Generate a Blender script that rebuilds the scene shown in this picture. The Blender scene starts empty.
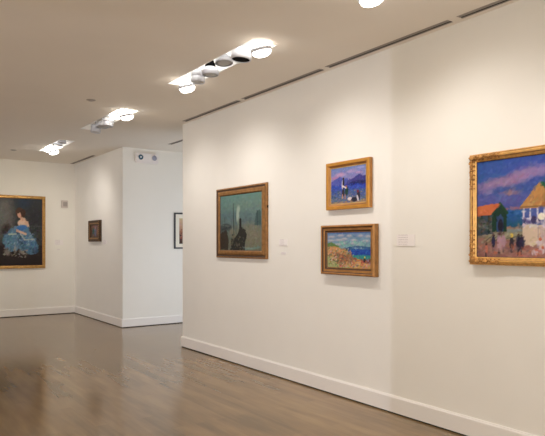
import bpy, bmesh, math, random
import numpy as np
from mathutils import Vector, Matrix

random.seed(7)
S = bpy.context.scene
C = S.collection
PI = math.pi
H = 3.25            # ceiling height
XW = 3.89           # plane of the long gallery wall

# ------------------------------------------------------------------ materials
def lin(c):
    return tuple(((v/12.92) if v <= .04045 else ((v+.055)/1.055)**2.4) for v in c)

def newmat(name):
    m = bpy.data.materials.new(name); m.use_nodes = True
    nt = m.node_tree; b = nt.nodes['Principled BSDF']
    return m, nt, b

def mat(name, srgb, rough=.5, metal=0, noise=0, scale=20, bump=0, spec=.5, emit=0, emitc=None):
    m, nt, b = newmat(name)
    col = lin(srgb)
    b.inputs['Base Color'].default_value = (*col, 1)
    b.inputs['Roughness'].default_value = rough
    b.inputs['Metallic'].default_value = metal
    b.inputs['Specular IOR Level'].default_value = spec
    if noise or bump:
        tc = nt.nodes.new('ShaderNodeTexCoord')
        n = nt.nodes.new('ShaderNodeTexNoise'); n.inputs['Scale'].default_value = scale
        n.inputs['Detail'].default_value = 5
        nt.links.new(tc.outputs['Object'], n.inputs['Vector'])
        if noise:
            r = nt.nodes.new('ShaderNodeValToRGB')
            r.color_ramp.elements[0].position = .3; r.color_ramp.elements[1].position = .7
            r.color_ramp.elements[0].color = (*[v*(1-noise) for v in col], 1)
            r.color_ramp.elements[1].color = (*[min(1, v*(1+noise*.6)) for v in col], 1)
            nt.links.new(n.outputs['Fac'], r.inputs['Fac']); nt.links.new(r.outputs['Color'], b.inputs['Base Color'])
        if bump:
            bp = nt.nodes.new('ShaderNodeBump'); bp.inputs['Strength'].default_value = bump
            bp.inputs['Distance'].default_value = .004
            nt.links.new(n.outputs['Fac'], bp.inputs['Height']); nt.links.new(bp.outputs['Normal'], b.inputs['Normal'])
    if emit:
        b.inputs['Emission Color'].default_value = (*lin(emitc or srgb), 1)
        b.inputs['Emission Strength'].default_value = emit
    return m

WALL = mat('white wall paint', (.925, .915, .885), .75, noise=.012, scale=3, bump=.06, spec=.3)
CEIL = mat('ceiling paint', (.93, .91, .875), .85, noise=.012, scale=2, spec=.2)
TRIM = mat('baseboard paint', (.93, .915, .895), .38, spec=.45)
GAPSHADE = mat('baseboard gap shade', (.12, .10, .09), .8)  # shade of the gap under the baseboard, put into the colour
PAN = mat('trough white metal', (.98, .98, .97), .5)
HEAD = mat('lamp head white enamel', (.80, .81, .84), .35)
GREY = mat('lamp face grey glass', (.68, .68, .67), .3)
BLACK = mat('black baffle', (.015, .015, .016), .8, spec=.1)
DARKIN = mat('slot interior', (.30, .285, .27), .8)
SLOTM = mat('slot grey metal', (.66, .63, .60), .5)
BULB = mat('glowing bulb', (1, .93, .82), .3, emit=9, emitc=(1, .97, .93))
GLINT = mat('lamp glowing bulb softer', (1, .95, .88), .3, emit=9, emitc=(1, .96, .9))
PLASTIC = mat('white plastic', (.93, .91, .90), .4)
BLUEL = mat('blue grey lamp lens', (.22, .36, .44), .15)
LENSG = mat('pale grey lamp lens', (.62, .63, .70), .2)
WHITE = mat('small white lens centre', (.93, .95, .96), .2)
THERM = mat('thermostat body', (.80, .76, .74), .5)
THERMD = mat('thermostat grey face', (.66, .63, .61), .5)
BLACKF = mat('black painted wood', (.13, .12, .12), .35)
MATB = mat('cream mat board', (.92, .90, .84), .8)
GOLDP = mat('portrait gilding', (.70, .54, .30), .38, metal=.55, noise=.30, scale=26, bump=.5)
GOLDO = mat('bright antique gilding', (.87, .68, .40), .36, metal=.5, noise=.22, scale=30, bump=.5)
GOLDO2 = mat('ornament gilding', (.74, .54, .30), .42, metal=.45, noise=.5, scale=50, bump=.9)
GOLDY = mat('orange gold leaf', (.80, .57, .24), .38, metal=.45, noise=.10, scale=18, bump=.2)
BRNZ = mat('bronze gilding', (.68, .48, .26), .38, metal=.45, noise=.22, scale=14, bump=.25)
BRNH = mat('worn brown gilding', (.60, .43, .24), .42, metal=.4, noise=.30, scale=22, bump=.35)
DARKG = mat('dark carved wood gilding', (.30, .21, .12), .5, metal=.25, noise=.45, scale=40, bump=.8)
LINER = mat('dark frame liner', (.30, .20, .12), .6, noise=.2)
LINERG = mat('pale gold sight edge', (.74, .62, .40), .5, metal=.3, noise=.15)

def canvas_mat():
    m, nt, b = newmat('oil paint on canvas')
    a = nt.nodes.new('ShaderNodeVertexColor'); a.layer_name = 'paint'
    nt.links.new(a.outputs['Color'], b.inputs['Base Color'])
    b.inputs['Roughness'].default_value = .55; b.inputs['Specular IOR Level'].default_value = .3
    tc = nt.nodes.new('ShaderNodeTexCoord'); n = nt.nodes.new('ShaderNodeTexNoise')
    n.inputs['Scale'].default_value = 90; n.inputs['Detail'].default_value = 4
    nt.links.new(tc.outputs['Object'], n.inputs['Vector'])
    bp = nt.nodes.new('ShaderNodeBump'); bp.inputs['Strength'].default_value = .25; bp.inputs['Distance'].default_value = .002
    nt.links.new(n.outputs['Fac'], bp.inputs['Height']); nt.links.new(bp.outputs['Normal'], b.inputs['Normal'])
    return m
CANVAS = canvas_mat()

def floor_mat():
    m, nt, b = newmat('grey brown stained strip floor')
    N = nt.nodes.new; L = nt.links.new
    tc = N('ShaderNodeTexCoord')
    mp = N('ShaderNodeMapping'); mp.inputs['Rotation'].default_value = (0, 0, PI/2)
    L(tc.outputs['Object'], mp.inputs['Vector'])
    br = N('ShaderNodeTexBrick')
    br.offset = .37; br.offset_frequency = 2
    br.inputs['Scale'].default_value = 1
    br.inputs['Brick Width'].default_value = 1.1; br.inputs['Row Height'].default_value = .10
    br.inputs['Mortar Size'].default_value = 0; br.inputs['Mortar Smooth'].default_value = .3
    br.inputs['Color1'].default_value = (0, 0, 0, 1); br.inputs['Color2'].default_value = (1, 1, 1, 1)
    br.inputs['Mortar'].default_value = (.3, .3, .3, 1)
    L(mp.outputs['Vector'], br.inputs['Vector'])
    mp2 = N('ShaderNodeMapping'); mp2.inputs['Scale'].default_value = (7, .8, 1)
    L(tc.outputs['Object'], mp2.inputs['Vector'])
    n = N('ShaderNodeTexNoise'); n.inputs['Scale'].default_value = 1.3; n.inputs['Detail'].default_value = 2
    n.inputs['Roughness'].default_value = .65
    L(mp2.outputs['Vector'], n.inputs['Vector'])
    mx = N('ShaderNodeMixRGB'); mx.inputs['Fac'].default_value = .8
    L(br.outputs['Color'], mx.inputs['Color1']); L(n.outputs['Fac'], mx.inputs['Color2'])
    n3 = N('ShaderNodeTexNoise'); n3.inputs['Scale'].default_value = 1; n3.inputs['Detail'].default_value = 3
    mp3 = N('ShaderNodeMapping'); mp3.inputs['Scale'].default_value = (2.6, .8, 1)
    L(tc.outputs['Object'], mp3.inputs['Vector']); L(mp3.outputs['Vector'], n3.inputs['Vector'])
    mx3 = N('ShaderNodeMixRGB'); mx3.inputs['Fac'].default_value = .45
    L(mx.outputs['Color'], mx3.inputs['Color1']); L(n3.outputs['Fac'], mx3.inputs['Color2'])
    mx = mx3
    r = N('ShaderNodeValToRGB')
    e = r.color_ramp.elements
    e[0].position = .35; e[0].color = (*lin((.45, .38, .28)), 1)
    e[1].position = .65; e[1].color = (*lin((.60, .50, .365)), 1)
    k = e.new(.5); k.color = (*lin((.54, .445, .325)), 1)
    L(mx.outputs['Color'], r.inputs['Fac']); L(r.outputs['Color'], b.inputs['Base Color'])
    n2 = N('ShaderNodeTexNoise'); n2.inputs['Scale'].default_value = 2.2; n2.inputs['Detail'].default_value = 3
    L(mp2.outputs['Vector'], n2.inputs['Vector'])
    rr = N('ShaderNodeMapRange'); rr.inputs['To Min'].default_value = .13; rr.inputs['To Max'].default_value = .19
    L(n2.outputs['Fac'], rr.inputs['Value']); L(rr.outputs['Result'], b.inputs['Roughness'])
    bp = N('ShaderNodeBump'); bp.inputs['Strength'].default_value = .02; bp.inputs['Distance'].default_value = .002
    L(n2.outputs['Fac'], bp.inputs['Height']); L(bp.outputs['Normal'], b.inputs['Normal'])
    b.inputs['IOR'].default_value = 1.6
    b.inputs['Specular Tint'].default_value = (1, .85, .66, 1)
    return m
FLOOR = floor_mat()

def label_mat(name, paper, ink, lines, half):
    # printed card: soft rows of tiny unreadable print
    m, nt, b = newmat(name)
    N = nt.nodes.new; L = nt.links.new
    tc = N('ShaderNodeTexCoord'); sp = N('ShaderNodeSeparateXYZ'); L(tc.outputs['Generated'], sp.inputs['Vector'])
    mul = N('ShaderNodeMath'); mul.operation = 'MULTIPLY'; mul.inputs[1].default_value = lines
    L(sp.outputs['Z'], mul.inputs[0])
    fr = N('ShaderNodeMath'); fr.operation = 'FRACT'; L(mul.outputs[0], fr.inputs[0])
    gt = N('ShaderNodeMath'); gt.operation = 'GREATER_THAN'; gt.inputs[1].default_value = .55; L(fr.outputs[0], gt.inputs[0])
    n = N('ShaderNodeTexNoise'); n.inputs['Scale'].default_value = 160; L(tc.outputs['Object'], n.inputs['Vector'])
    g2 = N('ShaderNodeMath'); g2.operation = 'GREATER_THAN'; g2.inputs[1].default_value = .47; L(n.outputs['Fac'], g2.inputs[0])
    lt = N('ShaderNodeMath'); lt.operation = 'LESS_THAN'; lt.inputs[1].default_value = half; L(sp.outputs['X'], lt.inputs[0])
    g3 = N('ShaderNodeMath'); g3.operation = 'GREATER_THAN'; g3.inputs[1].default_value = .1; L(sp.outputs['X'], g3.inputs[0])
    a = N('ShaderNodeMath'); a.operation = 'MULTIPLY'; L(gt.outputs[0], a.inputs[0]); L(g2.outputs[0], a.inputs[1])
    c = N('ShaderNodeMath'); c.operation = 'MULTIPLY'; L(a.outputs[0], c.inputs[0]); L(lt.outputs[0], c.inputs[1])
    d = N('ShaderNodeMath'); d.operation = 'MULTIPLY'; L(c.outputs[0], d.inputs[0]); L(g3.outputs[0], d.inputs[1])
    mx = N('ShaderNodeMixRGB'); mx.inputs['Color1'].default_value = (*lin(paper), 1); mx.inputs['Color2'].default_value = (*lin(ink), 1)
    L(d.outputs[0], mx.inputs['Fac']); L(mx.outputs['Color'], b.inputs['Base Color'])
    b.inputs['Roughness'].default_value = .7
    return m
CARD = label_mat('label card print', (.93, .91, .90), (.81, .78, .78), 5, .62)
CARD2 = label_mat('small tag print', (.91, .89, .88), (.80, .77, .77), 2, .9)

# ------------------------------------------------------------------ mesh helpers
def box(bm, x0, x1, y0, y1, z0, z1, bev=0, mi=0):
    r = bmesh.ops.create_cube(bm, size=1)
    for v in r['verts']:
        v.co = Vector(((x0+x1)/2+v.co.x*(x1-x0), (y0+y1)/2+v.co.y*(y1-y0), (z0+z1)/2+v.co.z*(z1-z0)))
    fs = {f for v in r['verts'] for f in v.link_faces}
    for f in fs: f.material_index = mi
    if bev:
        es = list({e for v in r['verts'] for e in v.link_edges})
        bmesh.ops.bevel(bm, geom=es, offset=bev, segments=2, affect='EDGES')

def lathe(bm, prof, seg=28, mtx=None, mi=0, cap=True):
    rings = []
    for r, z in prof:
        ring = []
        for i in range(seg):
            a = 2*PI*i/seg
            v = Vector((r*math.cos(a), r*math.sin(a), z))
            if mtx: v = mtx @ v
            ring.append(bm.verts.new(v))
        rings.append(ring)
    for a, b in zip(rings, rings[1:]):
        for i in range(seg):
            f = bm.faces.new((a[i], a[(i+1) % seg], b[(i+1) % seg], b[i])); f.material_index = mi; f.smooth = True
    if cap:
        for ring in (rings[0], rings[-1]):
            try:
                f = bm.faces.new(ring); f.material_index = mi
            except ValueError: pass

def tube(bm, p, q, r, seg=12):
    p = Vector(p); q = Vector(q); d = q-p
    m = Matrix.Translation(p) @ d.to_track_quat('Z', 'Y').to_matrix().to_4x4()
    lathe(bm, [(r, 0), (r, d.length)], seg, m)

def obj(name, bm, mats, parent=None, smooth=False):
    bmesh.ops.recalc_face_normals(bm, faces=bm.faces[:])
    me = bpy.data.meshes.new(name); bm.to_mesh(me); bm.free()
    for m in (mats if isinstance(mats, (list, tuple)) else [mats]): me.materials.append(m)
    o = bpy.data.objects.new(name, me); C.objects.link(o)
    if parent: o.parent = parent
    return o

def tag(o, label, cat, group=None):
    o['label'] = label; o['category'] = cat
    if group: o['group'] = group
    return o

def thing(name, label, cat, loc, rz=0, group=None):
    o = bpy.data.objects.new(name, None); C.objects.link(o)
    o.empty_display_size = .1; o.location = loc; o.rotation_euler = (0, 0, rz)
    return tag(o, label, cat, group)

def struct(name, boxes, m, mis=None):
    bm = bmesh.new()
    for i, b in enumerate(boxes): box(bm, *b, mi=(mis[i] if mis else 0))
    o = obj(name, bm, m); o['kind'] = 'structure'
    return o

# ------------------------------------------------------------------ room shell
Y0, YD = -3.0, 13.06
T = .13
struct('floor', [(-9.6, 7.2, Y0-.2, YD+.2, -.1, 0)], FLOOR)
struct('wall_right', [(XW, XW+T, Y0, 7.825, 0, H)], WALL)
struct('wall_passage', [(XW+T, 4.5, 7.71, 7.825, 0, H), (6.7, 7.0, 7.71, 7.825, 0, H), (4.5, 6.7, 7.71, 7.825, 0, .2), (4.5, 6.7, 7.71, 7.825, 2.2, H)], WALL)  # opening added to let cool fill onto the far passage wall
struct('wall_passage_end', [(7.0, 7.13, 7.71, 10.36, 0, H)], WALL)
struct('wall_passage_far', [(XW, 7.0, 10.22, 10.35, 0, H)], WALL)
struct('wall_right_far', [(XW, XW+T, 10.35, YD, 0, H)], WALL)
struct('wall_far', [(-3.73, XW+T, YD, YD+T, 0, H)], WALL)
WX0, WX1, WZ0, WZ1 = -2.9, 3.0, .5, 2.9  # opening added for the fill light behind the camera
struct('wall_back', [(-3.73, WX0, Y0-T, Y0, 0, H), (WX1, XW+T, Y0-T, Y0, 0, H),
                     (WX0, WX1, Y0-T, Y0, 0, WZ0), (WX0, WX1, Y0-T, Y0, WZ1, H)], WALL)
DY0, DY1 = 6.08, 10.4  # opening added; its near jamb cuts off the slit light
struct('wall_left', [(-3.73, -3.6, Y0, DY0, 0, H), (-3.73, -3.6, DY1, YD, 0, H), (-3.73, -3.6, DY0, DY1, 2.9, H)], WALL)
struct('wall_added_side_room', [(-9.6, -9.5, 3.5, 7.93, 0, H), (-9.6, -9.5, 8.07, 12, 0, H),
                          (-9.5, -3.73, 3.4, 3.5, 0, H), (-9.5, -3.73, 12, 12.1, 0, H)], WALL)  # unseen room added, with a slit for the cool light

# ceiling with openings for troughs and air slots
CX = 2.885
troughs = [(1.42, 3.10), (4.23, 5.91), (7.33, 8.98), (10.12, 11.55)]
SX0, SX1 = 3.765, 3.835
slots = [(6.12, 7.60), (4.55, 6.03), (2.985, 4.465), (1.42, 2.90)]
holes = [(2.76, 3.01, a, b) for a, b in troughs] + [(SX0, SX1, a, b) for a, b in slots] \
    + [(SX0, SX1, 11.53, 13.03), (4.43, 4.50, 8.0, 9.49)]
xs = sorted({-9.6, 7.13} | {h[0] for h in holes} | {h[1] for h in holes})
ys = sorted({Y0-T, YD+T} | {h[2] for h in holes} | {h[3] for h in holes})
bm = bmesh.new()
vd = {}
def V(i, j, k):
    if (i, j, k) not in vd: vd[(i, j, k)] = bm.verts.new((xs[i], ys[j], H+k*.22))
    return vd[(i, j, k)]
def solid(i, j):
    if i < 0 or j < 0 or i >= len(xs)-1 or j >= len(ys)-1: return False
    x = (xs[i]+xs[i+1])/2; y = (ys[j]+ys[j+1])/2
    return not any(h[0] < x < h[1] and h[2] < y < h[3] for h in holes)
for i in range(len(xs)-1):
    for j in range(len(ys)-1):
        if not solid(i, j): continue
        for k in (0, 1): bm.faces.new((V(i, j, k), V(i+1, j, k), V(i+1, j+1, k), V(i, j+1, k)))
        if not solid(i-1, j): bm.faces.new((V(i, j, 0), V(i, j+1, 0), V(i, j+1, 1), V(i, j, 1)))
        if not solid(i+1, j): bm.faces.new((V(i+1, j, 0), V(i+1, j+1, 0), V(i+1, j+1, 1), V(i+1, j, 1)))
        if not solid(i, j-1): bm.faces.new((V(i, j, 0), V(i+1, j, 0), V(i+1, j, 1), V(i, j, 1)))
        if not solid(i, j+1): bm.faces.new((V(i, j+1, 0), V(i+1, j+1, 0), V(i+1, j+1, 1), V(i, j+1, 1)))
o = obj('ceiling', bm, CEIL); o['kind'] = 'structure'

# baseboards: profile extruded along a wall, recessed reveal at the floor with its shadow painted dark
def baseboard(name, p, q, n, ext0=0, ext1=0):
    """p->q along the wall foot, n = unit vector into the room; ext = mitre length at ends"""
    p = Vector(p); q = Vector(q); n = Vector(n); d = (q-p).normalized()
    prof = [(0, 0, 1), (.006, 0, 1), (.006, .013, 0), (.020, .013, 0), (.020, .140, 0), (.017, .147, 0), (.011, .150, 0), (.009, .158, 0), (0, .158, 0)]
    bm = bmesh.new(); ra = []; rb = []
    for t, z, _ in prof:
        ra.append(bm.verts.new(p+n*t-d*(t*ext0)+Vector((0, 0, z))))
        rb.append(bm.verts.new(q+n*t+d*(t*ext1)+Vector((0, 0, z))))
    for i in range(len(prof)-1):
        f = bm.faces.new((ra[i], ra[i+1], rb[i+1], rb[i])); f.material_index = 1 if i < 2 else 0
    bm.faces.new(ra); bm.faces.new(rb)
    o = obj(name, bm, [TRIM, GAPSHADE]); o['kind'] = 'structure'
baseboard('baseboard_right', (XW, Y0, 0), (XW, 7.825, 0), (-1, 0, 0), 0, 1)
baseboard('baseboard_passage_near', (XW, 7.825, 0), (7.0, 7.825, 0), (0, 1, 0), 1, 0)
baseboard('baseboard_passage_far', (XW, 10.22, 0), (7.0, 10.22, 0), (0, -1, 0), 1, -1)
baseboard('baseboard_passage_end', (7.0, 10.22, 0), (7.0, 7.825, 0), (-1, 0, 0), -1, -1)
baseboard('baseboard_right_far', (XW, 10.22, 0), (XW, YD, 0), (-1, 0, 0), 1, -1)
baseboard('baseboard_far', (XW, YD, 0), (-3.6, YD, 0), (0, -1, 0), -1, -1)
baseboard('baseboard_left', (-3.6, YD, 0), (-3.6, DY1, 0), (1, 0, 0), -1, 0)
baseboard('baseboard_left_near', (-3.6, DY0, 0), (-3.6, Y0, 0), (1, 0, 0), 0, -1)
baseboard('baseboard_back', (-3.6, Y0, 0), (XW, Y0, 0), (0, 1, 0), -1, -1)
# window added behind the camera to frame the fill area light
bm = bmesh.new()
for i in range(5):
    x = WX0+(WX1-WX0)*i/4; box(bm, x-.03, x+.03, Y0-.09, Y0-.03, WZ0, WZ1)
box(bm, WX0, WX1, Y0-.085, Y0-.035, WZ0, WZ0+.06); box(bm, WX0, WX1, Y0-.085, Y0-.035, WZ1-.06, WZ1)
o = obj('fill_window_1', bm, TRIM); o['kind'] = 'structure'

# ------------------------------------------------------------------ troughs, lamps
names = ['recessed white lighting trough nearest the camera, at the top edge of the picture',
         'large recessed white lighting trough holding six lamps, in mid ceiling',
         'recessed lighting trough between the largest lit trough and the farthest one',
         'farthest recessed lighting trough, near the end wall with the portrait']
ZT = H+.20
for (a, b), nm in zip(troughs, names):
    t = thing('lighting_trough', nm, 'light fixture', (CX, (a+b)/2, H), 0, 'recessed lighting troughs')
    L2 = (b-a)/2; w = .125; e = .002
    bm = bmesh.new()
    box(bm, -w+e, -w+.006, -L2+e, L2-e, 0, .2); box(bm, w-.006, w-e, -L2+e, L2-e, 0, .2)
    box(bm, -w+.006, w-.006, -L2+e, -L2+.006, 0, .2); box(bm, -w+.006, w-.006, L2-.006, L2-e, 0, .2)
    box(bm, -w+e, w-e, -L2+e, L2-e, .2, .212)
    obj('pan', bm, PAN, t)
    bm = bmesh.new(); box(bm, -.018, .018, -L2+.02, L2-.02, .178, .2)
    obj('track', bm, HEAD, t)
    bm = bmesh.new()
    for s in (-1, 1):
        box(bm, *(sorted((s*(w-.001), s*(w+.008)))), -L2-.008, L2+.008, -.003, .0)
        box(bm, -w+.001, w-.001, *(sorted((s*(L2-.001), s*(L2+.008)))), -.003, .0)
    obj('trim_flange', bm, PAN, t)

def head(kind, y, label, drop=.12, tilt=(0, 0), group=None):
    """lamp head on the track; root at the track, lamp centre `drop` below"""
    t = thing('spotlight', label, 'lamp', (CX, y, H+.178), 0, group)
    bm = bmesh.new(); box(bm, -.016, .016, -.035, .035, -.022, 0, .003); tube(bm, (0, 0, -.02), (0, 0, -drop+.03), .008)
    obj('stem', bm, HEAD, t)
    k_ = {'lit': 1.3, 'drum': 1.0, 'bell': 1.09, 'dish': 1.1, 'baffle': 1.14}[kind]
    R = Matrix.Translation((0, 0, -drop)) @ Matrix.Diagonal((k_, k_, k_, 1)) @ Matrix.Rotation(tilt[1], 4, 'Z') @ Matrix.Rotation(tilt[0], 4, 'Y')
    if kind == 'lit':
        # gimbal ring lamp: glass reflector bulb glowing in an open ring
        bm = bmesh.new()
        lathe(bm, [(.066, .0), (.072, .0), (.072, -.022), (.066, -.022), (.066, 0)], 32, R, cap=False)
        obj('gimbal_ring', bm, HEAD, t)
        bm = bmesh.new(); lathe(bm, [(.018, .075), (.024, .07), (.026, .05)], 20, R)
        obj('socket', bm, HEAD, t)
        bm = bmesh.new()
        lathe(bm, [(.024, .05), (.03, .035), (.05, .015), (.062, -.005), (.063, -.03), (.055, -.045), (.035, -.055), (.004, -.06)], 32, R)
        obj('bulb', bm, BULB if not group == 'soft' else GLINT, t)
        bm = bmesh.new()
        for s in (-1, 1):
            tube(bm, R @ Vector((0, s*.075, -.01)), R @ Vector((0, s*.05, .06)), .004)
        box(bm, -.008, .008, -.065, .065, -drop+.074, -drop+.082)
        obj('yoke', bm, HEAD, t)
    elif kind == 'drum':
        bm = bmesh.new(); lathe(bm, [(.03, .06), (.070, .055), (.074, .05), (.074, .012), (.068, .008), (.068, -.002), (.074, -.006), (.074, -.05), (.066, -.054), (.064, -.03)], 32, R, cap=False)
        obj('housing', bm, HEAD, t)
        bm = bmesh.new(); lathe(bm, [(.064, -.044), (.03, -.05), (.003, -.051)], 32, R)
        obj('lens', bm, GREY, t)
        bm = bmesh.new(); box(bm, -.006, .006, -.08, -.076, -drop-.02, -drop+.06); box(bm, -.006, .006, .076, .08, -drop-.02, -drop+.06); box(bm, -.006, .006, -.08, .08, -drop+.06, -drop+.066)
        obj('yoke', bm, HEAD, t)
    elif kind == 'bell':
        bm = bmesh.new(); lathe(bm, [(.034, .034), (.047, .030), (.074, .006), (.080, -.010), (.080, -.038), (.072, -.044)], 32, R, cap=False)
        obj('housing', bm, HEAD, t)
        bm = bmesh.new(); lathe(bm, [(.028, .090), (.036, .086), (.036, .072), (.032, .070), (.044, .062), (.050, .030)], 24, R)
        obj('black_collar', bm, BLACK, t)
        bm = bmesh.new(); lathe(bm, [(.074, -.036), (.04, -.044), (.003, -.047)], 32, R)
        obj('lens', bm, GREY, t)
    elif kind == 'dish':
        bm = bmesh.new(); lathe(bm, [(.02, .055), (.045, .05), (.075, .015), (.082, -.012), (.080, -.02), (.074, -.022)], 32, R, cap=False)
        obj('housing', bm, HEAD, t)
        bm = bmesh.new(); lathe(bm, [(.075, -.016), (.04, -.022), (.003, -.024)], 32, R)
        obj('lens', bm, GREY, t)
    elif kind == 'baffle':
        bm = bmesh.new(); lathe(bm, [(.03, .07), (.066, .062), (.082, .04), (.086, .0), (.084, -.022), (.074, -.026), (.074, -.01)], 32, R, cap=False)
        obj('housing', bm, HEAD, t)
        bm = bmesh.new(); lathe(bm, [(.0745, -.018), (.068, .02), (.003, .03)], 32, R)
        obj('black_baffle', bm, BLACK, t)
    return t

G1 = 'lamps in the large trough'
lamps = []
def lit(y, label, drop, tilt, group=None, w=None, aim=None, kind='lit'):
    t = head('lit', y, label, drop, tilt, group)
    lamps.append((y, H+.178-drop, w, aim)); return t
lit(5.71, 'glowing lamp at the far left end of the large six-lamp trough', .225, (-.25, 0), G1, 1, None)
head('drum', 5.45, 'unlit white drum lamp next to the glowing left-end lamp of the large trough', .20, (.05, 0), G1)
head('bell', 5.19, 'unlit bell-shaped lamp with black collar in the large trough', .19, (.0, 0), G1)
head('dish', 4.92, 'unlit shallow lamp with grey face in the large trough', .165, (.12, 1.2), G1)
head('baffle', 4.61, 'unlit white lamp with a black round opening in the large trough', .205, (.08, -.4), G1)
lit(4.28, 'glowing lamp at the right end of the large six-lamp trough', .215, (-.25, 0), G1, 1, None)
G2 = 'lamps in the second trough'
lit(7.44, 'glowing lamp at the right end of the middle-distance trough', .225, (-.25, 0), G2, 1, None)
lit(7.86, 'glowing lamp tucked up inside the middle-distance trough', .14, (-.25, 0), G2, .3, None)
head('drum', 8.14, 'unlit white drum lamp beside the two glowing lamps of the middle-distance trough', .215, (.1, 0), G2)
head('dish', 8.38, 'unlit grey-faced lamp between two drum lamps in the middle-distance trough', .215, (.1, .6), G2)
head('drum', 8.66, 'unlit white drum lamp farthest left in the middle-distance trough', .22, (.1, 0), G2)
G3 = 'lamps in the farthest trough'
lit(10.98, 'glowing lamp hanging lowest in the farthest trough', .235, (-.25, 0), G3, 1, None)
lit(11.26, 'glowing lamp at the far left end of the farthest trough', .16, (-.1, 1.2), G3, 1, None)
head('dish', 10.70, 'unlit lamp beside the glowing lamps in the farthest trough', .16, (.1, 0), G3)
head('drum', 10.42, 'unlit lamp nearest the right end of the farthest trough', .13, (.1, 0), G3)
lit(2.93, 'glowing lamp in the trough cut by the top edge of the picture', .215, (-.25, 0), None, 1, None)

# ------------------------------------------------------------------ air slots
def slot(x0, x1, a, b, label, group='linear air slots along the wall top'):
    t = thing('air_slot', label, 'air vent', ((x0+x1)/2, (a+b)/2, H), 0, group)
    w = (x1-x0)/2-.001; l = (b-a)/2-.001
    bm = bmesh.new()
    box(bm, -w, -w+.004, -l, l, .002, .08); box(bm, w-.004, w, -l, l, .002, .08); box(bm, -w+.004, w-.004, -l, l, .08, .085)
    box(bm, -w+.004, w-.004, -l, -l+.004, .002, .08); box(bm, -w+.004, w-.004, l-.004, l, .002, .08)
    obj('plenum', bm, DARKIN, t)
    bm = bmesh.new()
    box(bm, -w, -w+.010, -l, l, -.003, .002); box(bm, w-.008, w, -l, l, -.003, .002)
    obj('edge_rail', bm, SLOTM, t)
    bm = bmesh.new(); box(bm, -.010, .001, -l, l, -.002, .012)
    obj('centre_bar', bm, SLOTM, t)
for (a, b), l in zip(slots, ['long dark air slot at the left end of the long wall, by the wall corner',
                             'long dark air slot over the two small stacked paintings, second from the wall corner',
                             'long dark air slot on the ceiling, third from the wall corner',
                             'dark air slot running off the top right edge of the picture']):
    slot(SX0, SX1, a, b, l)
slot(SX0, SX1, 11.53, 13.03, 'dark air slot over the far wall with the tiny painting')
slot(4.43, 4.50, 8.0, 9.49, 'faint dark air slot on the ceiling of the side passage', 'linear air slots along the wall top')

for x, y, l in ((2.314, 7.127, 'small round ceiling sprinkler cover left of the middle-distance trough'),
                (2.363, 11.72, 'small round ceiling sprinkler cover by the farthest trough at the left edge')):
    t = thing('sprinkler', l, 'sprinkler', (x, y, H), 0, 'ceiling sprinkler covers')
    bm = bmesh.new(); lathe(bm, [(.055, 0), (.055, -.003), (.046, -.006), (.044, -.004), (.03, -.004)], 28); obj('ring', bm, SLOTM, t)
    bm = bmesh.new(); lathe(bm, [(.034, -.004), (.034, -.012), (.003, -.013)], 28); obj('cover_plate', bm, SLOTM, t)

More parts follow.
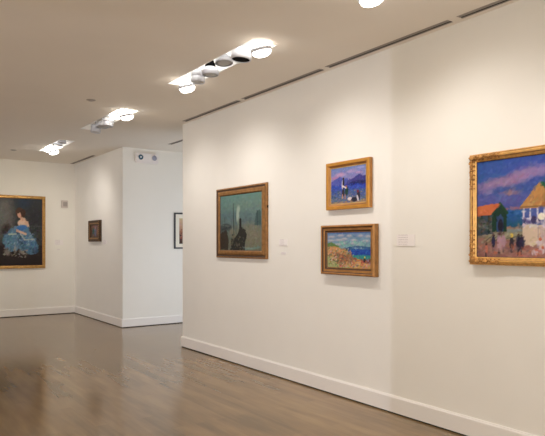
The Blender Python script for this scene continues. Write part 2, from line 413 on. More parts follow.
# ------------------------------------------------------------------ painter
class Paint:
    def __init__(s, w, h, n, bg, seed=1):
        s.asp = w/h; s.nx = n if w >= h else int(n*w/h); s.ny = int(s.nx*h/w)
        s.U, s.V = np.meshgrid((np.arange(s.nx+1))/s.nx, (np.arange(s.ny+1))/s.ny)
        s.rng = np.random.default_rng(seed)
        s.c = np.ones(s.U.shape+(3,))*np.array(bg, float)
        s.px = 1/s.nx; s.mp = (0, 1)
    def mix(s, m, col, a=1):
        m = np.clip(m, 0, 1)[..., None]*a; s.c = s.c*(1-m)+np.array(col, float)*m
    def grad(s, v0, v1, c0, c1):
        m = (s.V >= v0) & (s.V <= v1); t = ((s.V-v0)/(v1-v0))[..., None]
        g = np.array(c0)*(1-t)+np.array(c1)*t; s.c[m] = g[m]
    def ell(s, u, v, ru, rv, col, a=1, rot=0, soft=.25):
        u = s.mp[0]+s.mp[1]*u; ru = ru*s.mp[1]
        du = s.U-u; dv = (s.V-v)/s.asp; rv = rv/s.asp
        cr, sr = math.cos(rot), math.sin(rot)
        x = (du*cr+dv*sr)/ru; y = (-du*sr+dv*cr)/rv
        s.mix((1-np.sqrt(x*x+y*y))/soft+.5, col, a)
    def poly(s, pts, col, a=1):
        # convex or concave polygon, even odd
        pts = [(s.mp[0]+s.mp[1]*a_, b_) for a_, b_ in pts]
        ins = np.zeros(s.U.shape, bool); n = len(pts)
        for i in range(n):
            x1, y1 = pts[i]; x2, y2 = pts[(i+1) % n]
            if y1 == y2: continue
            cond = ((y1 > s.V) != (y2 > s.V)) & (s.U < (x2-x1)*(s.V-y1)/(y2-y1)+x1)
            ins ^= cond
        s.mix(ins.astype(float), col, a)
    def line(s, u0, v0, u1, v1, w, col, a=1, w1=None):
        k = s.asp; u0 = s.mp[0]+s.mp[1]*u0; u1 = s.mp[0]+s.mp[1]*u1
        ax, ay, bx, by = u0, v0/k, u1, v1/k
        L2 = (bx-ax)**2+(by-ay)**2+1e-9
        t = np.clip(((s.U-ax)*(bx-ax)+(s.V/k-ay)*(by-ay))/L2, 0, 1)
        d = np.hypot(s.U-ax-t*(bx-ax), s.V/k-ay-t*(by-ay))
        ww = w+(w1-w)*t if w1 is not None else w
        s.mix((ww-d)/s.px+.5, col, a)
    def dabs(s, n, size, jit, box=(0, 1, 0, 1), ang=(0, .5), a=.7, el=2.2, cols=None):
        """short brush strokes picking up the colour beneath them"""
        src = s.c.copy(); H_, W_ = s.U.shape
        for _ in range(n):
            u = s.rng.uniform(box[0], box[1]); v = s.rng.uniform(box[2], box[3])
            i = min(H_-1, int(v*s.ny)); j = min(W_-1, int(u*s.nx))
            c = src[i, j] if cols is None else np.array(cols[s.rng.integers(len(cols))])
            c = np.clip(c+s.rng.normal(0, jit, 3)*.6+s.rng.normal(0, jit), 0, 1)
            r = size*s.rng.uniform(.6, 1.4); th = ang[0]+s.rng.normal(0, ang[1])
            R = r*el; k = s.asp
            j0 = max(0, int((u-R)*s.nx)); j1 = min(W_, int((u+R)*s.nx)+2)
            i0 = max(0, int((v-R*k)*s.ny)); i1 = min(H_, int((v+R*k)*s.ny)+2)
            du = s.U[i0:i1, j0:j1]-u; dv = (s.V[i0:i1, j0:j1]-v)/k
            x = (du*math.cos(th)+dv*math.sin(th))/R; y = (-du*math.sin(th)+dv*math.cos(th))/r
            m = (np.clip((1-np.sqrt(x*x+y*y))*2.5, 0, 1)*a)[..., None]
            s.c[i0:i1, j0:j1] = s.c[i0:i1, j0:j1]*(1-m)+c*m
    def tone(s, g=1.0, gain=1.0):
        s.c = np.clip(s.c*gain, 0, 1)**g

def canvas(name, P, w, h, parent, y, x0=0, z0=0):
    """flat grid facing -y, lower left at (x0,z0), with its colours"""
    nx, ny = P.nx, P.ny
    co = np.zeros(((ny+1)*(nx+1)+0, 3))
    co[:, 0] = (x0+P.U*w).ravel(); co[:, 1] = y; co[:, 2] = (z0+P.V*h).ravel()
    idx = np.arange((ny+1)*(nx+1)).reshape(ny+1, nx+1)
    f = np.stack([idx[:-1, :-1], idx[:-1, 1:], idx[1:, 1:], idx[1:, :-1]], -1).reshape(-1, 4)
    nb = len(co)                     # stretcher sides and back give it thickness
    d = .012
    back = [(x0, y+d, z0), (x0+w, y+d, z0), (x0+w, y+d, z0+h), (x0, y+d, z0+h)]
    c4 = [idx[0, 0], idx[0, nx], idx[ny, nx], idx[ny, 0]]
    verts = co.tolist()+back; faces = f.tolist()
    bk = [nb, nb+1, nb+2, nb+3]
    faces.append([bk[3], bk[2], bk[1], bk[0]])
    for a in range(4):
        b = (a+1) % 4
        edge = {0: idx[0, :], 1: idx[:, nx], 2: idx[ny, ::-1], 3: idx[::-1, 0]}[a].tolist()
        faces.append([bk[a], bk[b]]+edge[::-1])
    me = bpy.data.meshes.new(name); me.from_pydata(verts, [], faces); me.update()
    ca = me.color_attributes.new('paint', 'FLOAT_COLOR', 'POINT')
    c = np.clip(P.c, 0, 1); l = np.where(c <= .04045, c/12.92, ((c+.055)/1.055)**2.4)
    A = np.ones((len(verts), 4), np.float32)*.4; A[:, 3] = 1; A[:nb, :3] = l.reshape(-1, 3)
    ca.data.foreach_set('color', A.ravel())
    me.materials.append(CANVAS)
    o = bpy.data.objects.new(name, me); C.objects.link(o); o.parent = parent
    return o

def frame(parent, w, h, prof, m, name='frame', mis=None):
    """mitred moulding; prof = [(inset from the outer edge, height off the wall)], x 0..w, z 0..h, faces -y"""
    bm = bmesh.new(); loops = []
    for a, d in prof:
        loops.append([bm.verts.new((a, -d, a)), bm.verts.new((w-a, -d, a)), bm.verts.new((w-a, -d, h-a)), bm.verts.new((a, -d, h-a))])
    n = len(loops)
    for k in range(n):
        A = loops[k]; B = loops[(k+1) % n]
        for i in range(4):
            f = bm.faces.new((A[i], A[(i+1) % 4], B[(i+1) % 4], B[i]))
            f.material_index = mis[k] if mis else 0
    return obj(name, bm, m, parent)

def hang(name, label, cat, right_y, left_y, z0, group='framed paintings on the walls'):
    # wall facing -X; local x runs to the viewer's right (towards -Y)
    return thing(name, label, cat, (XW-.001, left_y, z0), -PI/2, group)

# ---- harbour picture: grey green dusk, masts and a tug
w, h = 1.165, .892
t = hang('harbor_painting', 'grey-green harbor painting in a brown gold frame, leftmost on the long wall', 'painting', 5.63, 6.785, 1.325)
frame(t, w, h, [(0, 0), (0, .022), (.006, .030), (.018, .032), (.026, .024), (.040, .022), (.055, .034), (.085, .036), (.095, .026), (.100, .022), (.100, .004), (.08, 0)], [BRNH, LINER], mis=[0]*3+[1, 1]+[0]*3+[1]*4)
P = Paint(.99, .69, 150, (.36, .42, .40), 3)
P.grad(.45, 1, (.35, .43, .43), (.36, .50, .47)); P.grad(0, .45, (.40, .41, .34), (.37, .42, .40))
P.ell(.72, .80, .4, .10, (.42, .50, .45), .5, soft=1); P.ell(.3, .62, .4, .06, (.30, .39, .42), .6, soft=1)
P.ell(.75, .25, .35, .2, (.47, .45, .37), .7, soft=1)
for u, hh, ww in ((.03, .04, .03), (.1, .06, .04), (.55, .05, .05), (.63, .09, .02), (.70, .07, .06), (.8, .05, .04)):
    P.poly([(u, .50), (u+ww, .50), (u+ww, .50+hh), (u, .50+hh)], (.30, .37, .38), .7)
P.dabs(900, .016, .018, ang=(0, .4))
P.ell(.14, .42, .15, .07, (.22, .27, .27), .9); P.ell(.07, .37, .12, .06, (.24, .28, .28), .9)
P.line(.01, .47, .22, .44, .006, (.42, .46, .42), .7)
P.poly([(.83, .44), (.98, .43), (.97, .67), (.93, .70), (.86, .64)], (.22, .32, .32), .85)
P.line(.89, .44, .89, .68, .008, (.15, .22, .23), .8)
P.ell(.44, .62, .035, .12, (.62, .68, .62), .85, soft=.8); P.ell(.46, .74, .035, .06, (.60, .66, .60), .8, soft=.8); P.ell(.47, .48, .03, .1, (.47, .52, .47), .7, soft=.8)
P.line(.345, .12, .33, .84, .013, (.17, .22, .22), .9, .007); P.line(.40, .3, .39, .62, .005, (.2, .25, .25), .8)
P.line(.29, .3, .29, .56, .004, (.24, .29, .29), .7)
P.poly([(.0, .02), (.20, .0), (.22, .2), (.16, .36), (.05, .34), (.0, .3)], (.17, .13, .10), .9)
P.poly([(.26, .0), (.60, .0), (.62, .16), (.66, .28), (.60, .38), (.53, .40), (.53, .56), (.48, .56), (.48, .38), (.44, .30), (.38, .24), (.30, .30), (.28, .2)], (.11, .11, .10), .93)
P.line(.505, .38, .50, .55, .018, (.10, .09, .09)); P.ell(.33, .24, .05, .03, (.48, .46, .36), .8); P.ell(.42, .10, .04, .03, (.36, .33, .26), .6)
P.line(.62, .02, .95, .06, .012, (.38, .50, .48), .8); P.line(.55, .06, .80, .03, .008, (.52, .60, .56), .6)
P.line(.12, .40, .11, .60, .005, (.2, .24, .24), .8); P.line(.04, .38, .26, .42, .010, (.14, .18, .18), .7); P.line(.30, .10, .36, .30, .012, (.40, .38, .30), .6); P.ell(.30, .34, .06, .05, (.50, .46, .36), .5, soft=.8)
P.dabs(450, .010, .022, box=(0, 1, 0, .5), ang=(0, .8)); P.dabs(40, .008, .03, box=(.25, .6, 0, .25), cols=[(.45, .40, .30), (.3, .34, .32)])
canvas('canvas', P, w-.19, h-.19, t, -.020, .095, .095)
bm = bmesh.new(); box(bm, w-.001, w+.008, -.018, -.004, .60, .625); obj('hanging_clip', bm, BLACK, t)

# ---- upper small picture: blue mountains, figures on a shore
w, h = .612, .466
t = hang('seaside_figures_painting', 'small blue painting of figures by water in an orange gold frame, upper of two', 'painting', 3.92, 4.54, 1.838)
frame(t, w, h, [(0, 0), (0, .040), (.004, .046), (.030, .047), (.034, .044), (.044, .032), (.052, .028), (.055, .030), (.060, .028), (.060, .01), (.05, 0)], [GOLDY, LINERG, BRNZ], mis=[2, 0, 0, 0, 2, 2, 1, 1, 1, 2, 0])
P = Paint(.50, .354, 130, (.3, .35, .6), 5)
P.grad(.6, 1, (.52, .48, .68), (.40, .48, .70)); P.grad(0, .55, (.38, .42, .50), (.14, .24, .62))
P.ell(.28, .80, .14, .055, (.72, .56, .68), .8, soft=.9); P.ell(.12, .72, .14, .04, (.66, .45, .60), .8, soft=.8)
P.ell(.60, .86, .13, .05, (.66, .56, .72), .8, soft=.9); P.ell(.86, .93, .12, .03, (.62, .62, .80), .7, soft=.7); P.ell(.8, .8, .1, .03, (.75, .55, .68), .6, soft=.8)
P.poly([(0, .50), (0, .62), (.12, .68), (.26, .74), (.40, .67), (.46, .70), (.60, .55), (.6, .5)], (.30, .33, .64))
P.poly([(.42, .50), (.50, .62), (.62, .66), (.80, .76), (.90, .70), (1, .70), (1, .48)], (.23, .22, .50)); P.poly([(.5, .48), (.56, .56), (.9, .6), (1, .56), (1, .46)], (.13, .15, .38))
P.poly([(0, 0), (1, 0), (1, .09), (.6, .08), (.3, .04), (0, .07)], (.56, .46, .38))
P.dabs(900, .014, .035, ang=(.1, .5)); P.dabs(150, .012, .04, box=(0, 1, .02, .36), ang=(.1, .4), cols=[(.32, .42, .52), (.5, .48, .45), (.25, .38, .62), (.56, .52, .42), (.2, .35, .4)])
P.dabs(70, .014, .04, box=(0, 1, .38, .52), ang=(0, .2), cols=[(.10, .20, .66), (.16, .3, .72)])
P.ell(.365, .30, .035, .10, (.16, .12, .14)); P.line(.34, .24, .35, .15, .015, (.70, .50, .42)); P.line(.42, .24, .42, .13, .012, (.66, .46, .40))
P.ell(.345, .52, .026, .13, (.74, .70, .76), 1, -.1); P.ell(.372, .55, .026, .15, (.12, .10, .16), 1); P.ell(.37, .68, .024, .035, (.20, .12, .12))
P.ell(.46, .34, .05, .12, (.10, .22, .20)); P.ell(.455, .46, .025, .04, (.55, .35, .32)); P.line(.35, .48, .44, .42, .016, (.85, .80, .80))
P.ell(.55, .12, .06, .045, (.85, .80, .80)); P.ell(.68, .09, .09, .06, (.12, .12, .20)); P.ell(.79, .17, .045, .12, (.14, .12, .20)); P.ell(.77, .12, .022, .09, (.80, .78, .82), 1, .3); P.ell(.775, .30, .032, .04, (.42, .16, .22))
P.dabs(420, .009, .06, box=(0, 1, 0, .62), ang=(0, .8), a=.5)
canvas('canvas', P, w-.112, h-.112, t, -.026, .056, .056)

# ---- lower small picture: rocky coast, cloudy sky
w, h = .755, .487
t = hang('coast_painting', 'small painting of a rocky coast in a deep brown frame, lower of two', 'painting', 3.84, 4.605, 1.199)
frame(t, w, h, [(0, 0), (0, .052), (.004, .060), (.014, .064), (.022, .060), (.026, .050), (.030, .047), (.052, .044), (.055, .036), (.062, .030), (.066, .034), (.072, .032), (.072, .006), (.05, 0)],
      [BRNZ, LINER, BRNH], mis=[2, 0, 0, 0, 1, 1, 0, 1, 1, 2, 2, 1, 1, 1])
P = Paint(.62, .352, 140, (.5, .55, .5), 8)
P.grad(.5, 1, (.44, .58, .60), (.42, .52, .68)); P.dabs(250, .02, .03, box=(0, 1, .55, 1), ang=(.1, .3))
for u, v in ((.12, .88), (.35, .90), (.56, .89), (.78, .90), (.94, .86), (.1, .76), (.28, .78), (.45, .80), (.66, .78), (.86, .76), (.25, .66), (.42, .70), (.6, .69), (.75, .66)):
    u += random.uniform(-.04, .04); v += random.uniform(-.015, .015); q_ = random.uniform(.6, 1.15)
    P.ell(u, v, .085*q_, .032, (.74, .71, .72), .75, soft=.9); P.ell(u, v-.025, .07, .015, (.56, .56, .62), .6, soft=.7)
P.ell(.55, .97, .5, .02, (.24, .34, .58), .7, soft=.8); P.dabs(60, .012, .03, box=(.3, 1, .58, .75), cols=[(.45, .66, .62), (.5, .7, .68)])
P.poly([(.35, .50), (.5, .58), (.75, .62), (1, .58), (1, .46)], (.20, .36, .52)); P.poly([(.45, .40), (1, .30), (1, .52), (.5, .50)], (.10, .24, .60))
P.line(.6, .56, .8, .54, .006, (.66, .74, .80), .8); P.poly([(.4, .40), (.62, .36), (1, .36), (1, .20), (.5, .2)], (.18, .52, .50))
P.poly([(0, .68), (.10, .72), (.22, .64), (.30, .60), (.20, .50), (0, .52)], (.36, .48, .26)); P.poly([(0, .0), (0, .58), (.18, .60), (.35, .54), (.62, .44), (.42, .34), (.52, .26), (.75, .24), (1, .22), (1, 0)], (.74, .55, .36))
P.poly([(.35, .26), (.5, .36), (.64, .30), (.8, .2), (.4, .18)], (.58, .36, .25), .8); P.poly([(.75, .26), (1, .26), (1, .14), (.8, .14)], (.46, .26, .24)); P.poly([(0, 0), (0, .34), (.2, .26), (.4, .10), (.6, 0)], (.60, .62, .42))
P.dabs(420, .012, .05, box=(0, 1, 0, .58), ang=(.4, .8))
P.dabs(140, .011, .05, box=(.02, .5, .1, .56), cols=[(.80, .62, .44), (.36, .44, .28), (.62, .36, .24), (.76, .70, .52), (.28, .32, .3), (.80, .68, .66)])
P.dabs(120, .010, .05, box=(.2, 1, .02, .26), cols=[(.70, .56, .62), (.76, .30, .26), (.44, .54, .34), (.80, .66, .34), (.40, .40, .50)])
P.dabs(24, .008, .03, box=(.3, .95, .04, .3), cols=[(.88, .74, .16), (.86, .26, .24)])
P.ell(.86, .24, .022, .06, (.14, .12, .14)); P.ell(.865, .31, .014, .025, (.88, .76, .30)); P.ell(.36, .24, .03, .07, (.14, .13, .12), .8)
P.line(.03, .55, .12, .75, .006, (.45, .5, .45), .6); P.dabs(100, .01, .03, box=(.5, 1, .38, .5), ang=(0, .2), cols=[(.10, .22, .58), (.14, .34, .66)])
P.dabs(260, .012, .05, box=(.22, .58, .14, .42), ang=(.3, .9), cols=[(.66, .42, .28), (.48, .34, .24), (.36, .42, .34), (.70, .54, .36), (.56, .32, .24)], a=.6)
P.dabs(300, .009, .05, ang=(.2, .9), a=.5)
canvas('canvas', P, w-.136, h-.136, t, -.028, .068, .068)

# ---- big picture cut by the right edge
w, h = 1.115, .838
t = hang('beach_pavilion_painting', 'large beach painting with a yellow pavilion, ornate gold frame, cut by right edge', 'painting', 1.7, 2.843, 1.343)
frame(t, w, h, [(0, 0), (0, .038), (.006, .046), (.012, .046), (.018, .052), (.026, .058), (.034, .056), (.038, .046), (.044, .040), (.052, .038), (.058, .032), (.062, .030), (.062, .01), (.05, 0)],
      [GOLDO, GOLDO2, LINER], mis=[1, 0, 1, 0, 0, 0, 1, 0, 0, 0, 2, 2, 2, 0])
bm = bmesh.new(); rr = random.Random(4)
def blob(bm, x, y, z, sx, sy, sz, rot):
    r = bmesh.ops.create_icosphere(bm, subdivisions=2, radius=1)
    M = Matrix.Translation((x, y, z)) @ Matrix.Rotation(rot, 4, 'Y') @ Matrix.Diagonal((sx, sy, sz, 1))
    for v in r['verts']: v.co = M @ v.co
    for f in {f for v in r['verts'] for f in v.link_faces}: f.smooth = True
for ci, (cx_, cz_, dx, dz) in enumerate(((0, 0, 1, 1), (w, 0, -1, 1), (w, h, -1, -1), (0, h, 1, -1))):
    bm = bmesh.new()
    for arm in (0, 1):
        Ln = .25 if arm == 0 else .24
        k = 0
        while k*.017 < Ln:
            s = k*.017+.02; taper = 1-.55*s/Ln
            off = .026+.010*math.sin(k*1.5)*taper
            x = cx_+dx*(s if arm == 0 else off); z = cz_+dz*(off if arm == 0 else s)
            blob(bm, x, -.056, z, .013*taper+.004, .011, .007*taper+.003, (k*.9+arm) % PI)
            if k % 2 == 0:
                o2 = .016; x = cx_+dx*(s if arm == 0 else o2); z = cz_+dz*(o2 if arm == 0 else s)
                blob(bm, x, -.050, z, .010, .009, .006, k*1.3)
                o3 = .044; x = cx_+dx*(s if arm == 0 else o3); z = cz_+dz*(o3 if arm == 0 else s)
                blob(bm, x, -.044, z, .009*taper+.003, .009, .006, -k*1.1)
            k += 1
    blob(bm, cx_+dx*.03, -.056, cz_+dz*.03, .022, .010, .016, PI/4*(1 if dx*dz > 0 else -1))
    obj('corner_ornament', bm, GOLDO2, t)
P = Paint(.995, .718, 190, (.2, .26, .55), 11)
P.grad(.45, 1, (.26, .32, .57), (.14, .28, .57)); P.ell(.10, .86, .25, .16, (.17, .33, .58), .7, soft=1); P.ell(.45, .88, .3, .12, (.22, .28, .62), .6, soft=1)
P.ell(.2, .58, .3, .06, (.33, .33, .58), .8, soft=1)
for u, v, ru, rv, c in ((.05, .73, .07, .04, (.48, .40, .58)), (.14, .76, .08, .05, (.58, .47, .60)), (.24, .76, .09, .055, (.55, .43, .57)), (.33, .79, .09, .06, (.58, .45, .59)), (.43, .84, .10, .06, (.57, .46, .62)), (.55, .84, .1, .05, (.55, .45, .64)), (.28, .65, .07, .022, (.62, .45, .50)), (.07, .68, .07, .03, (.48, .40, .58)), (.75, .8, .14, .05, (.6, .46, .62))):
    P.ell(u, v, ru, rv, c, .85, soft=.9)
P.poly([(.18, .48), (.30, .50), (.42, .50), (1, .48), (1, .46), (.18, .46)], (.58, .36, .42), .9)
P.grad(.31, .475, (.08, .28, .42), (.16, .36, .62))
P.grad(0, .31, (.52, .36, .34), (.55, .44, .38))
P.dabs(1300, .013, .022, ang=(.1, .5))
P.poly([(0, .30), (.55, .26), (.6, .20), (.4, .18), (.0, .20)], (.42, .42, .36), .7)
for k in range(7):
    P.line(.04+.05*k, .15+.012*k, .12+.05*k, .235, .006, (.56, .55, .45), .7); P.line(.12+.05*k, .235, .22+.05*k, .25, .006, (.52, .50, .42), .7)
    P.line(.05+.05*k, .14+.012*k, .13+.05*k, .22, .004, (.26, .28, .24), .7)
    P.line(.02+.06*k, .24, .24+.05*k, .18, .006, (.58, .56, .48), .5)
P.poly([(0, .22), (0, .44), (.14, .44), (.14, .24)], (.20, .25, .30), .95); P.poly([(0, .28), (.14, .28), (.14, .35), (0, .37)], (.30, .33, .28), .9); P.line(.04, .25, .04, .44, .006, (.08, .16, .15)); P.line(.10, .25, .10, .44, .006, (.08, .16, .15)); P.dabs(50, .010, .05, box=(0, .13, .26, .40), cols=[(.36, .34, .36), (.14, .20, .20), (.30, .28, .24)])
P.poly([(.13, .26), (.13, .46), (.195, .54), (.25, .44), (.25, .26)], (.06, .20, .15)); P.poly([(.165, .26), (.165, .40), (.20, .44), (.225, .40), (.225, .26)], (.16, .26, .42)); P.ell(.20, .32, .022, .07, (.10, .08, .16))
P.poly([(0, .43), (0, .53), (.16, .555), (.195, .545), (.12, .435)], (.74, .40, .25)); P.line(.195, .55, .255, .45, .010, (.08, .24, .16))
P.poly([(.255, .285), (.40, .28), (.40, .26), (.255, .25)], (.46, .50, .50))
# pavilion
P.poly([(.375, .49), (.645, .49), (.645, .30), (.375, .30)], (.30, .34, .60), .8)
P.poly([(.375, .12), (.50, .10), (.645, .12), (.645, .31), (.375, .33)], (.78, .70, .62)); P.poly([(.49, .10), (.50, .10), (.50, .32), (.49, .32)], (.60, .54, .56)); P.poly([(.51, .12), (.645, .14), (.645, .30), (.51, .30)], (.70, .62, .64), .6)
for u in (.385, .435, .49, .54, .59, .635): P.line(u, .30, u, .50, .006, (.80, .78, .84))
P.line(.38, .385, .64, .385, .005, (.80, .78, .84)); P.dabs(40, .012, .03, box=(.385, .64, .32, .375), cols=[(.16, .16, .36), (.3, .3, .5), (.72, .68, .74)])
P.ell(.52, .40, .028, .035, (.90, .88, .80)); P.ell(.46, .37, .02, .04, (.22, .2, .36))
P.poly([(.35, .485), (.36, .51), (.505, .735), (.53, .74), (.60, .62), (.67, .51), (.68, .485)], (.70, .51, .29)); P.dabs(60, .010, .03, box=(.43, .57, .51, .60), ang=(.9, .5), a=.6, cols=[(.74, .56, .32), (.66, .44, .26), (.60, .46, .30)]); P.poly([(.51, .735), (.53, .745), (.68, .50), (.60, .54)], (.10, .34, .24)); P.line(.36, .50, .67, .50, .006, (.52, .38, .24))
P.poly([(.30, .0), (.70, .0), (.70, .12), (.5, .10), (.38, .12)], (.58, .40, .38), .7)
# strolling figures
for u, v, c, s in ((.14, .16, (.12, .12, .26), 1), (.19, .15, (.66, .52, .58), 1.3), (.225, .16, (.62, .50, .56), 1.2), (.29, .14, (.14, .12, .18), 1.1), (.345, .14, (.12, .11, .18), 1.3), (.37, .14, (.16, .14, .24), 1.2), (.08, .08, (.72, .42, .34), .8)):
    P.ell(u, v, .015*s, .06*s, c); P.ell(u, v+.065*s, .009, .014, (.30, .20, .18)); P.line(u-.004, v-.05*s, u-.004, v-.09*s, .005, (.16, .13, .16))
P.ell(.20, .10, .035, .05, (.66, .52, .54), .7, soft=.9); P.ell(.29, .22, .014, .022, (.82, .70, .30), .9)
for u, v in ((.47, .05), (.52, .07), (.56, .12), (.50, .15), (.62, .06)): P.ell(u, v, .025, .035, (.78, .72, .76), .85); P.ell(u+.01, v+.03, .012, .016, (.72, .36, .26), .9)
P.dabs(700, .008, .04, box=(0, 1, 0, .5), ang=(.2, .9), a=.6); P.dabs(500, .009, .03, box=(0, .7, .5, 1), ang=(.3, .8), a=.5); P.dabs(60, .010, .03, box=(0, .9, 0, .12), cols=[(.70, .36, .28), (.64, .48, .44), (.44, .36, .40)], a=.5)
canvas('canvas', P, w-.12, h-.12, t, -.026, .06, .06)

# ---- tiny picture on the far right wall
w, h = .66, .425
t = thing('small_dark_painting', 'tiny painting in a dark carved frame on the far wall beside the passage corner', 'painting', (XW-.001, 11.99, 1.553), -PI/2, 'framed paintings on the walls')
frame(t, w, h, [(0, 0), (0, .045), (.008, .056), (.030, .057), (.05, .050), (.075, .046), (.09, .034), (.10, .030), (.10, .006), (.08, 0)], [DARKG, BRNH], mis=[0, 0, 0, 0, 1, 0, 0, 0, 0, 0])
bm = bmesh.new()
for s in (0, 1):
    bm = bmesh.new()
    for k in range(10):
        blob(bm, .018 if s == 0 else w-.018, -.055, .03+k*(h-.06)/9, .013, .006, .013, 0)
    obj('carved_bead_row', bm, BRNH, t)
P = Paint(.47, .235, 90, (.36, .28, .22), 13)
P.grad(0, 1, (.34, .26, .20), (.52, .36, .30)); P.ell(.25, .5, .12, .3, (.16, .32, .28)); P.ell(.5, .45, .12, .5, (.34, .38, .50)); P.ell(.52, .75, .07, .12, (.60, .44, .40)); P.ell(.75, .4, .09, .3, (.52, .34, .24)); P.ell(.3, .85, .1, .1, (.58, .32, .30))
P.dabs(260, .03, .05, ang=(1.2, .6)); P.dabs(50, .02, .04, cols=[(.2, .34, .3), (.4, .4, .5), (.6, .4, .34)])
canvas('canvas', P, w-.19, h-.19, t, -.018, .095, .095)

# ---- portrait on the end wall
w, h = 1.18, 1.515
t = thing('portrait_painting', 'large gold framed portrait of a seated woman in a blue gown on end wall', 'painting', (3.256-w, YD-.001, .998), 0, 'framed paintings on the walls')
frame(t, w, h, [(0, 0), (0, .04), (.006, .05), (.016, .052), (.028, .044), (.045, .046), (.055, .042), (.062, .034), (.066, .034), (.066, .01), (.05, 0)], [GOLDP, BRNZ, LINER], mis=[1, 0, 0, 0, 0, 0, 1, 2, 2, 2, 0])
P = Paint(w-.12, h-.12, 150, (.20, .18, .17), 17)
P.grad(.0, .3, (.13, .08, .07), (.15, .11, .09)); P.grad(.3, 1, (.20, .20, .19), (.17, .19, .21))
P.ell(.30, .75, .16, .3, (.42, .40, .38), .9, soft=1); P.ell(.12, .70, .16, .25, (.38, .41, .40), .8, soft=1); P.ell(.10, .80, .04, .03, (.45, .25, .22), .6, soft=1)
P.ell(.66, .93, .14, .08, (.10, .18, .28), .7, soft=1); P.ell(.86, .75, .14, .2, (.15, .15, .17), .8, soft=1)
P.line(.16, .60, .44, .60, .006, (.45, .44, .40), .7)
for k in range(5): P.line(.80+.045*k, .38, .80+.045*k, .58, .005, (.30, .31, .31), .7)
P.line(.78, .59, 1, .59, .007, (.33, .34, .34), .7)
P.dabs(700, .02, .018, ang=(1.2, .8))
P.ell(.33, .52, .08, .09, (.14, .10, .09), .8, soft=.8)
P.mp = (.138, .80)
blue = (.32, .45, .56); dk = (.19, .28, .37); lt = (.56, .67, .73)
P.poly([(.42, .58), (.60, .60), (.70, .62), (.78, .50), (.90, .40), (.97, .28), (.96, .18), (.80, .16), (.62, .20), (.52, .24), (.36, .20), (.24, .24), (.14, .34), (.20, .44), (.30, .52)], blue)
P.ell(.66, .52, .11, .10, blue); P.ell(.30, .38, .14, .10, (.32, .49, .58)); P.ell(.78, .30, .17, .12, (.28, .42, .55)); P.ell(.56, .36, .05, .14, dk, .8, .3); P.ell(.90, .22, .08, .05, dk, .8)
P.dabs(520, .016, .05, box=(.24, .92, .18, .58), ang=(1.1, .7)); P.dabs(130, .012, .04, box=(.28, .86, .24, .5), ang=(1.2, .6), cols=[lt, (.42, .56, .68), dk, blue, (.36, .50, .56)], a=.6)
P.poly([(-.2, 0), (1.2, 0), (1.2, .15), (.8, .14), (.62, .17), (.50, .22), (.36, .18), (.2, .2), (.1, .30), (-.2, .34)], (.13, .085, .075), .85)
P.line(.30, .465, .46, .47, .014, (.70, .74, .68), .85); P.line(.56, .47, .66, .385, .012, (.70, .72, .68), .8); P.line(.66, .385, .88, .39, .013, (.66, .70, .68), .8)
P.ell(.64, .655, .055, .06, (.82, .68, .58)); P.ell(.585, .63, .09, .05, (.84, .72, .64), 1, -.4); P.line(.575, .76, .59, .68, .028, (.80, .64, .54)); P.line(.72, .60, .70, .64, .035, (.80, .66, .56))
P.ell(.54, .79, .085, .075, (.26, .16, .11)); P.ell(.62, .78, .065, .06, (.24, .14, .09)); P.ell(.535, .755, .042, .048, (.80, .62, .53), 1, .2); P.ell(.50, .805, .05, .03, (.28, .18, .12))
P.line(.54, .505, .68, .47, .022, (.80, .66, .58)); P.ell(.49, .52, .03, .025, (.74, .58, .52)); P.ell(.60, .565, .12, .04, (.22, .42, .66), 1, .15)
P.ell(.26, .20, .07, .05, (.56, .54, .50), .8, .6, soft=.9); P.ell(.62, .19, .10, .025, (.56, .53, .49), .9, -.5, soft=.9); P.ell(.44, .24, .03, .06, (.60, .60, .58), .7, soft=.7)
P.mp = (0, 1)
P.dabs(60, .010, .04, box=(.28, .72, .12, .27), cols=[(.62, .60, .56), (.16, .11, .10), (.48, .46, .43)], a=.7)
P.dabs(500, .010, .035, box=(.15, .95, .1, .85), ang=(1, .9), a=.6)
canvas('canvas', P, w-.12, h-.12, t, -.030, .06, .06)

# ---- framed print in the passage
w, h = .56, .685
t = thing('framed_print', 'black framed print with cream mat in the side passage, half hidden by the wall', 'picture', (4.895, 10.219, 1.415), 0)
frame(t, w, h, [(0, 0), (0, .028), (.003, .030), (.026, .030), (.028, .026), (.028, .010), (.01, 0)], BLACKF)
bm = bmesh.new(); box(bm, .024, w-.024, -.018, -.010, .024, h-.024); obj('mat_board', bm, MATB, t)
P = Paint(.36, .48, 90, (.60, .45, .36), 21)
P.grad(0, .5, (.25, .17, .14), (.62, .42, .32)); P.grad(.5, 1, (.66, .50, .40), (.80, .70, .58)); P.dabs(150, .04, .05); P.dabs(40, .04, .04, box=(0, 1, 0, .6), cols=[(.2, .12, .1), (.5, .22, .16)])
canvas('print_sheet', P, .36, .485, t, -.020, .105, .095)

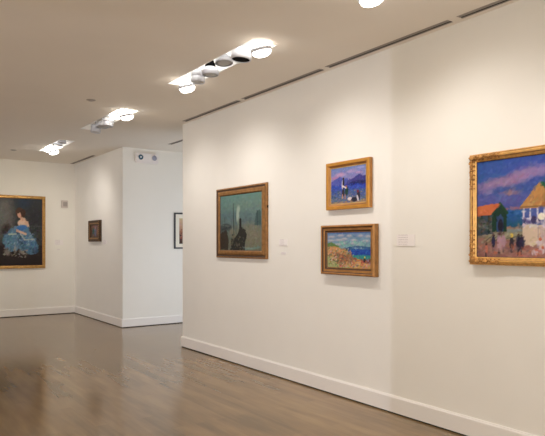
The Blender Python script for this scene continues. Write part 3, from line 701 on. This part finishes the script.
# ------------------------------------------------------------------ labels and small wall devices
def card(label, loc, rz, w, h, m=CARD, name='wall_label'):
    bm = bmesh.new(); box(bm, 0, w, -.005, 0, 0, h)
    o = obj(name, bm, m); o.location = loc; o.rotation_euler = (0, 0, rz)
    return tag(o, label, 'label', 'printed labels on the walls')
card('white printed label between the harbor painting and the two small paintings', (XW-.001, 5.40, 1.482), -PI/2, .155, .072)
card('tiny tag under the label beside the harbor painting', (XW-.001, 5.365, 1.383), -PI/2, .09, .03, CARD2)
card('large white printed label right of the two small stacked paintings', (XW-.001, 3.625, 1.482), -PI/2, .205, .10)
card('faint printed label right of the tiny dark painting', (XW-.001, 11.25, 1.50), -PI/2, .25, .08)
card('white printed label on the end wall right of the portrait', (3.453, YD-.001, 1.485), 0, .18, .11)
card('tiny tag below the printed label on the end wall', (3.50, YD-.001, 1.375), 0, .07, .022, CARD2)

t = thing('thermostat', 'small grey thermostat high on the end wall right of the portrait', 'thermostat', (3.59, YD-.001, 2.29), 0)
bm = bmesh.new(); box(bm, 0, .14, -.03, 0, 0, .16, .006); obj('cover', bm, THERM, t)
bm = bmesh.new(); box(bm, .035, .125, -.036, -.029, .03, .125, .003); obj('display', bm, THERMD, t)

t = thing('emergency_light', 'white two-lamp emergency light box high on the passage wall', 'emergency light', (4.115, 10.219, 2.985), 0)
bm = bmesh.new(); box(bm, 0, .44, -.075, 0, 0, .185, .018); obj('body', bm, PLASTIC, t)
for x, m, l in ((.085, BLUEL, 'blue tinted lamp'), (.35, LENSG, 'pale grey lamp')):
    bm = bmesh.new(); lathe(bm, [(.058, 0), (.058, .014), (.050, .018), (.048, .010)], 28, Matrix.Translation((x, -.074, .10)) @ Matrix.Rotation(PI/2, 4, 'X'), cap=False)
    r_ = obj('lamp_ring', bm, PLASTIC, t)
    bm = bmesh.new(); lathe(bm, [(.048, .006), (.040, .014), (.016, .020), (.002, .021)], 28, Matrix.Translation((x, -.074, .10)) @ Matrix.Rotation(PI/2, 4, 'X'))
    k = obj('lamp_lens', bm, m, r_); k['label'] = l
    bm = bmesh.new(); lathe(bm, [(.018, .018), (.014, .026), (.002, .028)], 20, Matrix.Translation((x, -.074, .10)) @ Matrix.Rotation(PI/2, 4, 'X'))
    obj('lamp_centre', bm, WHITE if m is BLUEL else m, r_)

# ------------------------------------------------------------------ light
def kcol(c): return lin(c)
def spot(loc, target, watts, col, size=100, blend=1, r=.05):
    l = bpy.data.lights.new('lamp_or_fill_beam', 'SPOT'); l.energy = watts; l.color = col
    l.spot_size = math.radians(size); l.spot_blend = blend; l.shadow_soft_size = r
    o = bpy.data.objects.new('lamp_or_fill_beam', l); C.objects.link(o); o.location = loc
    o.rotation_euler = (Vector(target)-Vector(loc)).to_track_quat('-Z', 'Y').to_euler()
def area(loc, rot, sx, sy, watts, col):
    l = bpy.data.lights.new('added_area_light', 'AREA'); l.shape = 'RECTANGLE'; l.size = sx; l.size_y = sy
    l.energy = watts; l.color = col
    o = bpy.data.objects.new('added_area_light', l); C.objects.link(o); o.location = loc; o.rotation_euler = rot
WARM = (1, .935, .885)
B = 41
for y, ty, k in ((1.6, 1.2, 1), (2.93, 2.7, 1), (4.28, 4.1, 1), (5.75, 6.0, 1.05), (7.44, 7.0, .75), (10.95, 11.9, .8)):
    spot((CX, y, 3.04), (XW-.1, ty, .95), B*k, WARM, 134)
spot((CX, 11.2, 3.04), (2.6, YD, 1.30), B*.75, (1, .92, .74), 120)
# added unseen row of fill spots washing the left wall
for y in (-1.5, 1, 3.5, 6, 8.5, 11):
    spot((-2.5, y, 3.04), (-3.6, y, .6), 176, (1, .96, .935), 140)
# added area lights: fill behind the camera, slit in the side room, passage fill
area((0, Y0-.25, 1.7), (PI/2+.2, 0, 0), 5.8, 2.4, 150, (1, .97, .95))
area((-9.62, 8.0, 1.6), (0, -PI/2, 0), 2.4, .05, 200, (.82, .85, 1))
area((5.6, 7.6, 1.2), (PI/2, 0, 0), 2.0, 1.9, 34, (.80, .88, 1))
# added point lights brighten the trough interiors; a lamp beam grazes the far ceiling
for y, p in ((5.05, .8), (4.5, .6), (5.4, .6), (7.7, .5), (10.6, .4), (2.6, .5)):
    l = bpy.data.lights.new('trough_fill', 'POINT'); l.energy = p; l.color = (1, .95, .88); l.shadow_soft_size = .02
    q = bpy.data.objects.new('trough_fill', l); C.objects.link(q); q.location = (CX-.05, y, H+.13)
spot((CX-.06, 11.42, 3.215), (0, 11.30, 3.42), 5, (1, .95, .85), 26, 1, .02)

W = bpy.data.worlds.new('World'); S.world = W; W.use_nodes = True
W.node_tree.nodes['Background'].inputs['Color'].default_value = (.8, .85, 1, 1)
W.node_tree.nodes['Background'].inputs['Strength'].default_value = .3

# ------------------------------------------------------------------ camera
cam = bpy.data.cameras.new('camera'); co = bpy.data.objects.new('camera', cam); C.objects.link(co)
cam.sensor_fit = 'HORIZONTAL'; cam.sensor_width = 36; cam.lens = 590/545*36
cam.shift_y = 26.5/545
co.location = (0, 0, 1.496); co.rotation_euler = (PI/2, 0, -math.radians(35.0897))
S.camera = co
S.view_settings.view_transform = 'Standard'; S.view_settings.look = 'None'
S.view_settings.exposure = .16; S.view_settings.gamma = 1; S.view_settings.use_curve_mapping = False
S.cycles.use_denoising = True; S.cycles.denoiser = 'OPENIMAGEDENOISE'; S.cycles.denoising_prefilter = 'ACCURATE'; S.cycles.denoising_input_passes = 'RGB_ALBEDO_NORMAL'
S.cycles.max_bounces = 10; S.cycles.diffuse_bounces = 8; S.cycles.sample_clamp_indirect = 6
